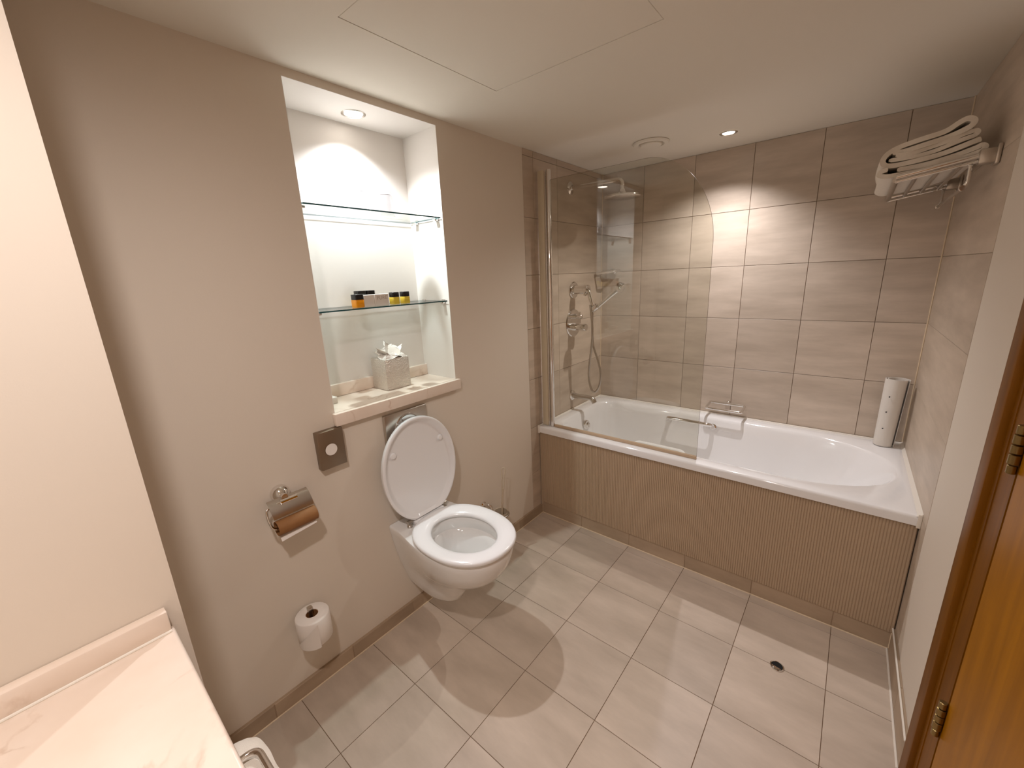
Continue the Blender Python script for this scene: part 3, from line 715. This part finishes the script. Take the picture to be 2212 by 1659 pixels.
# flush plate
t = thing('flush_plate', 'rectangular chrome dual flush plate on the wall behind the raised toilet lid', 'flush plate', (0.0, -0.965, 0.80))
bm = B(); box(bm, 0.001, 0.018, -1.072, -0.858, 0.815, 0.974, 0.004, 3); obj('plate', bm, CHROME_S, t)
bm = B(); tube(bm, [(0.019, -0.965+0.064*math.cos(a), 0.893+0.064*math.sin(a)) for a in (2*math.pi*k/48 for k in range(48))], 0.0022, 8, True); obj('button_rim', bm, CHROME, t)
for a0, a1 in ((math.radians(122), math.radians(298)), (math.radians(-58), math.radians(118))):
    bm = B(); ring = [(0.0, 0.0)] + [(0.060*math.cos(a0+(a1-a0)*k/24), 0.060*math.sin(a0+(a1-a0)*k/24)) for k in range(25)]
    loft(bm, [[(0.017, -0.965+p, 0.893+q) for p, q in ring], [(0.0225, -0.965+p*0.985, 0.893+q*0.985) for p, q in ring]]); obj('button', bm, CHROME, t, 30)

# ------------------------------------------------------------------ niche ledge
bm = B(); box(bm, -ND+0.001, 0.0, NL+0.001, NR-0.001, LZ-0.046, LZ); 
box(bm, 0.0005, 0.024, NL-0.010, NR+0.010, LZ-0.046, LZ, 0.002, 2)
t = thing('marble_ledge', 'cream marble ledge at the bottom of the lit wall niche above the toilet', 'ledge', (-0.1, -0.958, LZ-0.046))
obj('slab', bm, MARBLE, t)
bm = B(); box(bm, -ND+0.001, -0.203, NL+0.001, NR-0.001, LZ+0.0005, LZ+0.053, 0.003, 2); obj('upstand', bm, MARBLE, t)
# glass shelves
def shelf(z, label):
    t = thing('glass_shelf', label, 'shelf', (-0.11, -0.958, z), 'glass shelves in the wall niche')
    x0, x1, y0, y1 = -0.218, -0.006, NL+0.008, NR-0.008; th = 0.005
    bm = B(); box(bm, x0, x1, y0, y1, z-th, z)
    for f in bm.faces: f.material_index = 0 if abs(f.normal.z) > 0.5 else 1
    bmesh.ops.recalc_face_normals(bm, faces=bm.faces)
    for f in bm.faces: f.material_index = 0 if abs(f.normal.z) > 0.5 else 1
    obj('glass_pane', bm, None, t, 0, mats=[SHELF_GLASS, GLASS_EDGE])
    for xx in (-0.035, -0.175):
        for yy, s in ((NL, 1), (NR, -1)):
            bm = B(); box(bm, xx-0.010, xx+0.010, *sorted((yy+s*0.001, yy+s*0.024)), z-th-0.009, z-th-0.0005, 0.002)
            box(bm, xx-0.010, xx+0.010, *sorted((yy+s*0.001, yy+s*0.007)), z-th-0.009, z+0.006, 0.001)
            obj('bracket', bm, CHROME, t)
    return t
shelf(1.758, 'upper glass shelf of the niche carrying two upturned tumblers')
shelf(1.406, 'lower glass shelf of the niche carrying toiletry bottles')
def tumbler(x, y, z, label):
    bm = B(); lathe(bm, (x, y, z), (0, 0, 1), [(0.036, 0.0), (0.0355, 0.003), (0.031, 0.088), (0.0285, 0.093), (0.010, 0.094)], 28, False, True)
    lathe(bm, (x, y, z), (0, 0, 1), [(0.0345, 0.0), (0.0295, 0.078), (0.026, 0.082), (0.008, 0.083)], 28, False, True)
    bmesh.ops.recalc_face_normals(bm, faces=bm.faces)
    return tag(obj('tumbler', bm, TUMBLER, None, 50), label, 'glass', 'upturned tumblers on the upper shelf')
tumbler(-0.125, -0.972, 1.7585, 'left upturned clear tumbler on the upper glass shelf, in the bright spot')
tumbler(-0.120, -0.858, 1.7585, 'right upturned clear tumbler on the upper glass shelf, with a sparkling base')
ZS = 1.4065
def bottle(x, y, liquid, label, w=0.0175, rot=0.0, h=0.049):
    t = thing('toiletry_bottle', label, 'bottle', (x, y, ZS), 'toiletry bottles on the lower shelf')
    def sq(hw, z, r=0.006):
        pts = []
        for cx_, cy_, a0 in ((-1,-1,math.pi), (1,-1,1.5*math.pi), (1,1,0), (-1,1,0.5*math.pi)):
            for k in range(4):
                a = a0+0.5*math.pi*k/3; px_, py_ = cx_*(hw-r)+r*math.cos(a), cy_*(hw-r)+r*math.sin(a)
                pts.append((x+px_*math.cos(rot)-py_*math.sin(rot), y+px_*math.sin(rot)+py_*math.cos(rot), z))
        return pts
    zb = ZS+h*0.60
    bm = B(); loft(bm, [sq(w*0.94, ZS+0.0003), sq(w, ZS+0.003), sq(w, zb-0.002), sq(w*0.93, zb)]); obj('body', bm, liquid, t)
    bm = B(); loft(bm, [sq(w*0.97, zb+0.0004), sq(w*0.97, ZS+h-0.001), sq(w*0.92, ZS+h)]); obj('cap', bm, BLACK, t)
bottle(-0.055, -1.075, AMBER, 'amber toiletry bottle at the left front of the lower shelf', 0.0185)
bottle(-0.100, -1.040, AMBER, 'black-capped amber bottle just behind the front left one, beside the carton', 0.0175)
bottle(-0.165, -0.998, YELLOW, 'rear left black-capped bottle standing tall behind the pale cartons', 0.019, 0, 0.060)
bottle(-0.168, -0.953, YELLOW, 'rear right black-capped bottle behind the pale cartons', 0.019, 0, 0.060)
bottle(-0.060, -0.906, YELLOW, 'yellow toiletry bottle next to the right-hand carton', 0.0165)
bottle(-0.060, -0.854, YELLOW, 'yellow toiletry bottle farthest right on the lower shelf', 0.0165)
def text_mesh(body, size, mat, parent, mw, ext=0.0002):
    cu = bpy.data.curves.new('lettering', 'FONT'); cu.body = body; cu.size = size; cu.extrude = ext; cu.align_x = 'CENTER'; cu.align_y = 'CENTER'
    tmp = bpy.data.objects.new('lettering_tmp', cu); COL.objects.link(tmp)
    bpy.context.view_layer.update()
    me = bpy.data.meshes.new_from_object(tmp.evaluated_get(bpy.context.evaluated_depsgraph_get()))
    bpy.data.objects.remove(tmp); me.materials.clear(); me.materials.append(mat); me.name = 'lettering'
    me.transform(Matrix.Translation(-root_offset(parent)) @ mw)
    o = bpy.data.objects.new('lettering', me); COL.objects.link(o); o.parent = parent
    return o
FACE_X = Matrix(((0, 0, 1, 0), (1, 0, 0, 0), (0, 1, 0, 0), (0, 0, 0, 1)))      # text facing +x, reading along +y
t = thing('soap_carton', 'pale soap carton printed PURE on the lower glass shelf', 'box', (-0.058, -0.981, ZS), 'soap cartons on the lower shelf')
bm = B(); box(bm, -0.082, -0.040, -1.010, -0.946, ZS+0.0003, ZS+0.0455, 0.001, 1); obj('box', bm, CARTON, t)
text_mesh('PURE', 0.021, INK, t, Matrix.Translation((-0.0397, -0.977, ZS+0.031)) @ FACE_X)
t = thing('soap_carton', 'blank-faced pale carton between the amber bottle and the PURE carton', 'box', (-0.058, -1.033, ZS), 'soap cartons on the lower shelf')
bm = B(); box(bm, -0.082, -0.041, -1.0555, -1.0110, ZS+0.0003, ZS+0.0450, 0.001, 1); obj('box', bm, CARTON, t)

# tissue box
t = thing('tissue_box', 'silver hammered cube tissue box on the marble ledge of the niche', 'tissue box', (-0.146, -0.905, LZ))
tb = (-0.200, -0.090, -0.968, -0.846, LZ+0.0006, LZ+0.136)
bm = B(); box(bm, tb[0], tb[1], tb[2], tb[3], tb[4], tb[5], 0.0025, 2); obj('cover', bm, HAMMER, t)
bm = B(); cxx, cyy, zt = -0.146, -0.907, tb[5]+0.0002
lathe(bm, (cxx, cyy, zt), (0, 0, 1), [(0.032, 0), (0.032, 0.0006)], 28)
for v in bm.verts: v.co.y = cyy + (v.co.y-cyy)*1.25
obj('slot', bm, VOID, t)
bm = B()
def petal(tip, base, w, bulge, ph, nu=9, nv=9):
    """one crumpled corner of the tissue: a sheet from the slot to a pointed tip"""
    c0 = Vector((cxx, cyy, zt-0.006)); tip = c0 + Vector(tip); bs = Vector(base); mid = c0 + bs*0.7 + Vector((0, 0, bulge))
    dirv = Vector((tip.x-c0.x, tip.y-c0.y, 0)); side = Vector((-dirv.y, dirv.x, 0)).normalized() if dirv.length > 0.012 else Vector((0.3, 1, 0)).normalized()
    rows = []
    for i in range(nu):
        u = i/(nu-1); p = c0*(1-u)**2 + mid*2*u*(1-u) + tip*u*u
        ww = w*(0.42 + 0.9*math.sin(math.pi*min(1, u*0.62+0.16)))*(1-u**6*0.86)
        row = []
        for j in range(nv):
            v = (j/(nv-1))*2-1
            crump = 0.0045*math.sin(v*5.2+ph+u*3.0)*(0.3+u) - 0.010*v*v*(0.5+0.5*u)
            out = Vector((dirv.x, dirv.y, 0)).normalized() if dirv.length > 0.002 else Vector((1, 0, 0))
            row.append(p + side*(v*ww) + out*crump*0.8 + Vector((0, 0, crump*0.9)))
        rows.append(row)
    loft(bm, rows, False, False, False)
for tp, bs, w, bl, ph in (((0.00, -0.060, 0.054), (0, -0.045, 0), 0.034, 0.030, 0.3), ((-0.012, -0.014, 0.082), (0, -0.012, 0), 0.046, 0.050, 1.4), ((-0.01, 0.026, 0.056), (0, 0.020, 0), 0.042, 0.045, 2.6), ((0.004, 0.068, 0.050), (0, 0.040, 0), 0.026, 0.030, 3.7),
                          ((0.045, 0.052, 0.004), (0.035, 0.030, 0), 0.030, 0.040, 4.4), ((0.050, -0.052, 0.000), (0.040, -0.035, 0), 0.034, 0.044, 5.5), ((0.052, 0.004, 0.008), (0.040, 0.0, 0), 0.034, 0.046, 0.9), ((-0.040, -0.045, 0.030), (-0.03, -0.03, 0), 0.030, 0.030, 2.0)):
    petal(tp, bs, w, bl, ph)
obj('tissue', bm, PAPER, t, 25)
# small carton at the left of the ledge
t = obj('wrapped_soap', box(B(), -0.160, -0.112, -1.238, -1.183, LZ+0.0006, LZ+0.026, 0.003, 2), CARTON)
tag(t, 'small white wrapped box half hidden at the left end of the marble ledge', 'box')

# ------------------------------------------------------------------ accessories on the left wall
t = thing('bag_dispenser', 'square brushed steel bag dispenser with a round white opening, left of the toilet', 'dispenser', (0.0, -1.30, 0.85))
bm = B(); box(bm, 0.001, 0.030, -1.347, -1.252, 0.852, 0.993, 0.002, 2); obj('case', bm, STEEL, t)
bm = B(); lathe(bm, (0.0302, -1.304, 0.922), (1, 0, 0), [(0.0225, 0), (0.0225, 0.0008)], 28); obj('opening', bm, PAPER, t)
bm = B(); tube(bm, [(0.0312, -1.304+0.0225*math.cos(a), 0.922+0.0225*math.sin(a)) for a in (2*math.pi*k/28 for k in range(28))], 0.0008, 6, True); obj('opening_rim', bm, STEEL, t)

t = thing('toilet_roll_holder', 'chrome toilet roll holder with a hinged cover flap on the painted wall', 'toilet roll holder', (0.0, -1.47, 0.80))
bm = B(); lathe(bm, (0.001, -1.487, 0.823), (1, 0, 0), [(0.030, 0), (0.030, 0.010), (0.026, 0.018), (0.017, 0.026), (0.011, 0.030), (0.010, 0.045)], 30); obj('wall_rose', bm, CHROME, t)
bm = B(); tube(bm, [(0.046, -1.504, 0.810), (0.046, -1.452, 0.810)], 0.0095, 16); obj('hinge_barrel', bm, CHROME, t)
bm = B()
cov = smooth([(0.030, 0.821, 0), (0.046, 0.813, 0), (0.058, 0.800, 0), (0.068, 0.785, 0), (0.073, 0.772, 0)], 5)
cl = [(p.x, p.y) for p in cov]
ribbon_solid(bm, cl, 0.0016, lambda s, p: (p.x, -1.540 + 0.128*s, p.y), None, 4)
obj('cover_flap', bm, CHROME_S, t)
bm = B(); tube(bm, fillet([(0.046, -1.500, 0.810), (0.046, -1.549, 0.806), (0.062, -1.553, 0.776), (0.074, -1.548, 0.741), (0.074, -1.405, 0.741)], 0.016, 6), 0.0042, 12); obj('roll_bar', bm, CHROME, t)
t = thing('toilet_roll', 'used-up toilet roll, a bare brown cardboard tube with a last white sheet', 'toilet roll', (0.072, -1.465, 0.70))
bm = B(); ty0, ty1 = -1.5375, -1.4125; tcx, tcz, tr = 0.074, 0.741, 0.0245
lathe(bm, (tcx, ty0, tcz), (0, 1, 0), [(tr-0.0022, 0.0), (tr, 0.0), (tr, ty1-ty0), (tr-0.0022, ty1-ty0)], 32, False, False)
lathe(bm, (tcx, ty0, tcz), (0, 1, 0), [(tr-0.0022, 0.0), (tr-0.0022, ty1-ty0)], 32, False, False)
obj('cardboard_tube', bm, CARD, t)
bm = B()
cl = [(p.x, p.y) for p in smooth([(tcx-0.0245, tcz+0.004, 0), (tcx-0.020, tcz-0.016, 0), (tcx-0.006, tcz-0.026, 0), (tcx+0.006, tcz-0.031, 0), (tcx+0.014, tcz-0.043, 0)], 5)]
ribbon_solid(bm, cl, 0.001, lambda s, p: (p.x, ty0+0.004 + (ty1-ty0-0.010)*s, p.y + 0.012*s*max(0, (tcz-0.016-p.y)/0.03)), None, 4); obj('last_sheet', bm, PAPER, t)

t = thing('spare_roll_pin', 'chrome wall pin holding the spare toilet roll', 'toilet roll holder', (0.0, -1.482, 0.30))
bm = B(); tube(bm, fillet([(0.001, -1.482, 0.243), (0.052, -1.482, 0.243), (0.052, -1.482, 0.384)], 0.012, 6), 0.0065, 12)
box(bm, 0.043, 0.061, -1.491, -1.473, 0.366, 0.386, 0.004, 2); lathe(bm, (0.001, -1.482, 0.243), (1, 0, 0), [(0.018, 0), (0.018, 0.005), (0.012, 0.008)], 20); obj('pin', bm, CHROME_S, t)
t = thing('spare_toilet_roll', 'full white toilet roll upright on the low wall pin above the skirting', 'toilet roll', (0.064, -1.482, 0.26))
bm = B(); rx, ryy, rz0, rz1 = 0.0635, -1.482, 0.262, 0.364
lathe(bm, (rx, ryy, rz0), (0, 0, 1), [(0.021, 0.0), (0.052, 0.0), (0.056, 0.004), (0.0565, 0.05), (0.056, 0.098), (0.053, 0.1015), (0.021, 0.102), (0.020, 0.1)], 48, False, False)
obj('paper', bm, PAPER, t, 50)
bm = B(); lathe(bm, (rx, ryy, rz0), (0, 0, 1), [(0.020, 0.002), (0.020, 0.101), (0.0188, 0.101), (0.0188, 0.002)], 32, False, False); obj('core', bm, CARD, t)
bm = B(); pa = []
for k in range(13):
    a = math.radians(-100 + 92*k/12); f = k/12
    pa.append((a, rz0 - 0.004, rz0 + 0.004 + 0.090*f))
r0 = [(rx+0.0572*math.cos(a), ryy+0.0572*math.sin(a), z0) for a, z0, z1 in pa]; r1 = [(rx+0.0585*math.cos(a), ryy+0.0585*math.sin(a), z1) for a, z0, z1 in pa]
r2 = [(rx+0.0578*math.cos(a), ryy+0.0578*math.sin(a), z1-0.0008) for a, z0, z1 in pa]
loft(bm, [r0, r1, r2], False, False, False); obj('loose_sheet', bm, PAPER, t)

t = thing('brush_holder', 'chrome wall ring holder with a frosted cup beside the toilet', 'brush holder', (0.0, -0.505, 0.20))
bm = B(); lathe(bm, (0.001, -0.535, 0.312), (1, 0, 0), [(0.017, 0), (0.017, 0.006), (0.011, 0.010), (0.009, 0.018)], 22)
tube(bm, smooth([(0.014, -0.535, 0.312), (0.032, -0.533, 0.320), (0.046, -0.525, 0.314), (0.052, -0.520, 0.290)], 6), 0.0075, 12); obj('wall_mount', bm, CHROME, t)
bm = B(); tube(bm, [(0.085+0.043*math.cos(a), -0.487+0.043*math.sin(a), 0.263) for a in (2*math.pi*k/40 for k in range(40))], 0.0042, 10, True)
tube(bm, [(0.052, -0.521, 0.290), (0.053, -0.517, 0.262)], 0.005, 10); obj('ring', bm, CHROME_S, t)
bm = B(); lathe(bm, (0.085, -0.487, 0.150), (0, 0, 1), [(0.028, 0), (0.030, 0.002), (0.038, 0.122), (0.0385, 0.128), (0.036, 0.126), (0.029, 0.006)], 36); obj('cup', bm, FROST, t)
t = thing('toilet_brush', 'cream plastic toilet brush handle with a slotted loop grip in the wall holder', 'toilet brush', (0.085, -0.487, 0.16))
b0 = Vector((0.086, -0.490, 0.165)); b1 = Vector((0.090, -0.452, 0.520)); dv = (b1-b0)
bm = B(); tube(bm, [b0.lerp(b1, s) for s in (0, 0.2, 0.42, 0.44, 0.46, 0.6, 0.68)], [0.006, 0.0055, 0.0052, 0.007, 0.0052, 0.0058, 0.0075], 12)
sd = Vector((0.77, 0.63, 0)).normalized()
def lp(s, w): return b0.lerp(b1, s) + sd*w
tube(bm, [lp(0.66, 0.004), lp(0.74, 0.0058), lp(0.81, 0.0062), lp(0.84, 0.005), lp(0.90, 0.0075), lp(0.96, 0.0095), lp(0.99, 0.0085), lp(1.005, 0.0), lp(0.99, -0.0085), lp(0.96, -0.0095), lp(0.90, -0.0075), lp(0.84, -0.005), lp(0.81, -0.0062), lp(0.74, -0.0058), lp(0.66, -0.004)], 0.0028, 8)
obj('handle', bm, PLASTIC_CREAM, t)
bm = B(); lathe(bm, (0.086, -0.489, 0.158), (0, 0, 1), [(0.008, 0), (0.022, 0.006), (0.024, 0.045), (0.014, 0.055), (0.006, 0.058)], 20); obj('bristles', bm, PLASTIC_W, t)

# ------------------------------------------------------------------ vanity counter in the foreground
t = thing('vanity_counter', 'cream veined marble vanity counter with an upstand in the near left corner', 'counter', (0.72, -2.5, 0.83))
bm = B(); box(bm, VX+0.001, 1.02, YB+0.002, -1.857, 0.812, 0.852, 0.006, 3); obj('slab', bm, MARBLE, t)
bm = B(); box(bm, VX+0.001, 0.471, YB+0.002, -1.862, 0.8525, 0.897, 0.0035, 2); obj('upstand', bm, MARBLE, t)
bm = B(); tube(bm, [(0.4715, YB+0.01, 0.8535), (0.4715, -1.863, 0.8535)], 0.003, 8); obj('sealant', bm, CAULK_W, t)
# towel rail below the counter with one rolled towel
zr_ = 0.602
t = thing('counter_rail', 'chrome looped rail under the end of the marble counter', 'towel rail', (0.60, -1.9, zr_))
bm = B(); tube(bm, fillet([(VX+0.001, -1.985, zr_), (0.606, -1.985, zr_), (0.606, -1.804, zr_), (0.94, -1.800, zr_), (0.94, -1.985, zr_), (0.94, -1.985, 0.811)], 0.024, 8), 0.0062, 12)
lathe(bm, (VX+0.001, -1.985, zr_), (1, 0, 0), [(0.018, 0), (0.018, 0.005), (0.01, 0.009)], 18)
obj('rail', bm, CHROME, t)
bm = B(); pts = []
for k in range(0, 100):
    a = math.radians(40 + 10.5*k); r = 0.067 - 0.050*k/99
    pts.append((r*math.cos(a), r*math.sin(a)))
def trm(s, p):
    x = 0.522 + 0.36*s; w = 1 - 0.42*max(0, 1-s*6)**2.2
    r = Vector(p).length; a = math.atan2(p[1], p[0])
    wv = 1 + 0.016*math.sin(a*9 + s*34)*(1 if r > 0.045 else 0.2)
    return (x, -1.838 + p[0]*w*wv, zr_ - 0.0785 + p[1]*w*wv)
ribbon_solid(bm, pts, 0.0052, trm, None, 30)
tag(obj('rolled_towel', bm, TOWEL, None, 60), 'white towel roll under the counter end, crossed by the chrome rail', 'towel')

# ------------------------------------------------------------------ ceiling fittings
def downlight(x, y, z, label, spec, r=0.042, lens=0.030, rad=0.45):
    t = thing('downlight', label, 'light', (x, y, z))
    bm = B(); lathe(bm, (x, y, z-0.0004), (0, 0, -1), [(r, 0), (r, 0.002), (r-0.004, 0.0045), (lens+0.004, 0.0035), (lens+0.001, 0.001)], 36, False, False); obj('trim_ring', bm, CHROME_S, t)
    bm = B(); lathe(bm, (x, y, z-0.0008), (0, 0, -1), [(lens+0.002, 0), (lens+0.001, 0.0015), (0.012, 0.003)], 28); obj('lens', bm, LENS_W, t)
    lamp('lamp', (x, y, z-0.012), spec, lens*rad, t)
    return t
downlight(-0.117, -0.955, NT, 'chrome-rimmed downlight in the top of the wall niche, glaring white', LAMP_NICHE, 0.044, 0.032)
downlight(0.830, 0.495, H, 'small lit ceiling downlight over the middle of the bathtub', LAMP_BATH, 0.040, 0.026)
downlight(1.06, -1.960, H, 'ceiling downlight over the end of the marble vanity counter', LAMP_VANITY, 0.050, 0.046, 0.95)
downlight(1.20, -2.75, H, 'added fill light in the ceiling, unseen behind the viewpoint', LAMP_FILL, 0.050, 0.046, 0.95)
t = thing('ceiling_vent', 'round cream extractor vent in the ceiling above the shower', 'vent', (0.500, 0.352, H))
bm = B(); lathe(bm, (0.5, 0.352, H-0.0003), (0, 0, -1), [(0.088, 0), (0.090, 0.003), (0.084, 0.010), (0.066, 0.011), (0.062, 0.004), (0.058, 0.0005)], 40, False, False); obj('rim', bm, CEIL, t)
bm = B(); lathe(bm, (0.5, 0.352, H-0.0006), (0, 0, -1), [(0.054, 0.002), (0.054, 0.012), (0.050, 0.016), (0.02, 0.018)], 36); obj('disc', bm, CEIL, t)
bm = B(); lathe(bm, (0.5, 0.352, H-0.0002), (0, 0, -1), [(0.064, 0), (0.064, 0.0006)], 32); obj('gap', bm, GROUT_MD, t)

# floor drain
t = thing('floor_drain', 'small round chrome floor drain with a dark opening on the tiled floor', 'drain', (1.362, -0.351, 0))
bm = B(); lathe(bm, (1.362, -0.351, 0.0004), (0, 0, 1), [(0.0235, 0), (0.0235, 0.003), (0.021, 0.0045), (0.0195, 0.0035), (0.0193, 0.001)], 32, True, False); obj('rim', bm, CHROME, t)
bm = B(); lathe(bm, (1.362, -0.351, 0.0009), (0, 0, 1), [(0.0190, 0), (0.0190, 0.0008)], 28); obj('opening', bm, VOID, t)
bm = B(); ring = [(0.0188*math.cos(a), 0.0188*math.sin(a)) for a in (math.radians(196+128*k/14) for k in range(15))]
loft(bm, [[(1.362+p, -0.351+q, 0.002) for p, q in ring], [(1.362+p*0.97, -0.351+q*0.97, 0.0058) for p, q in ring]]); obj('flap', bm, CHROME, t, 30)
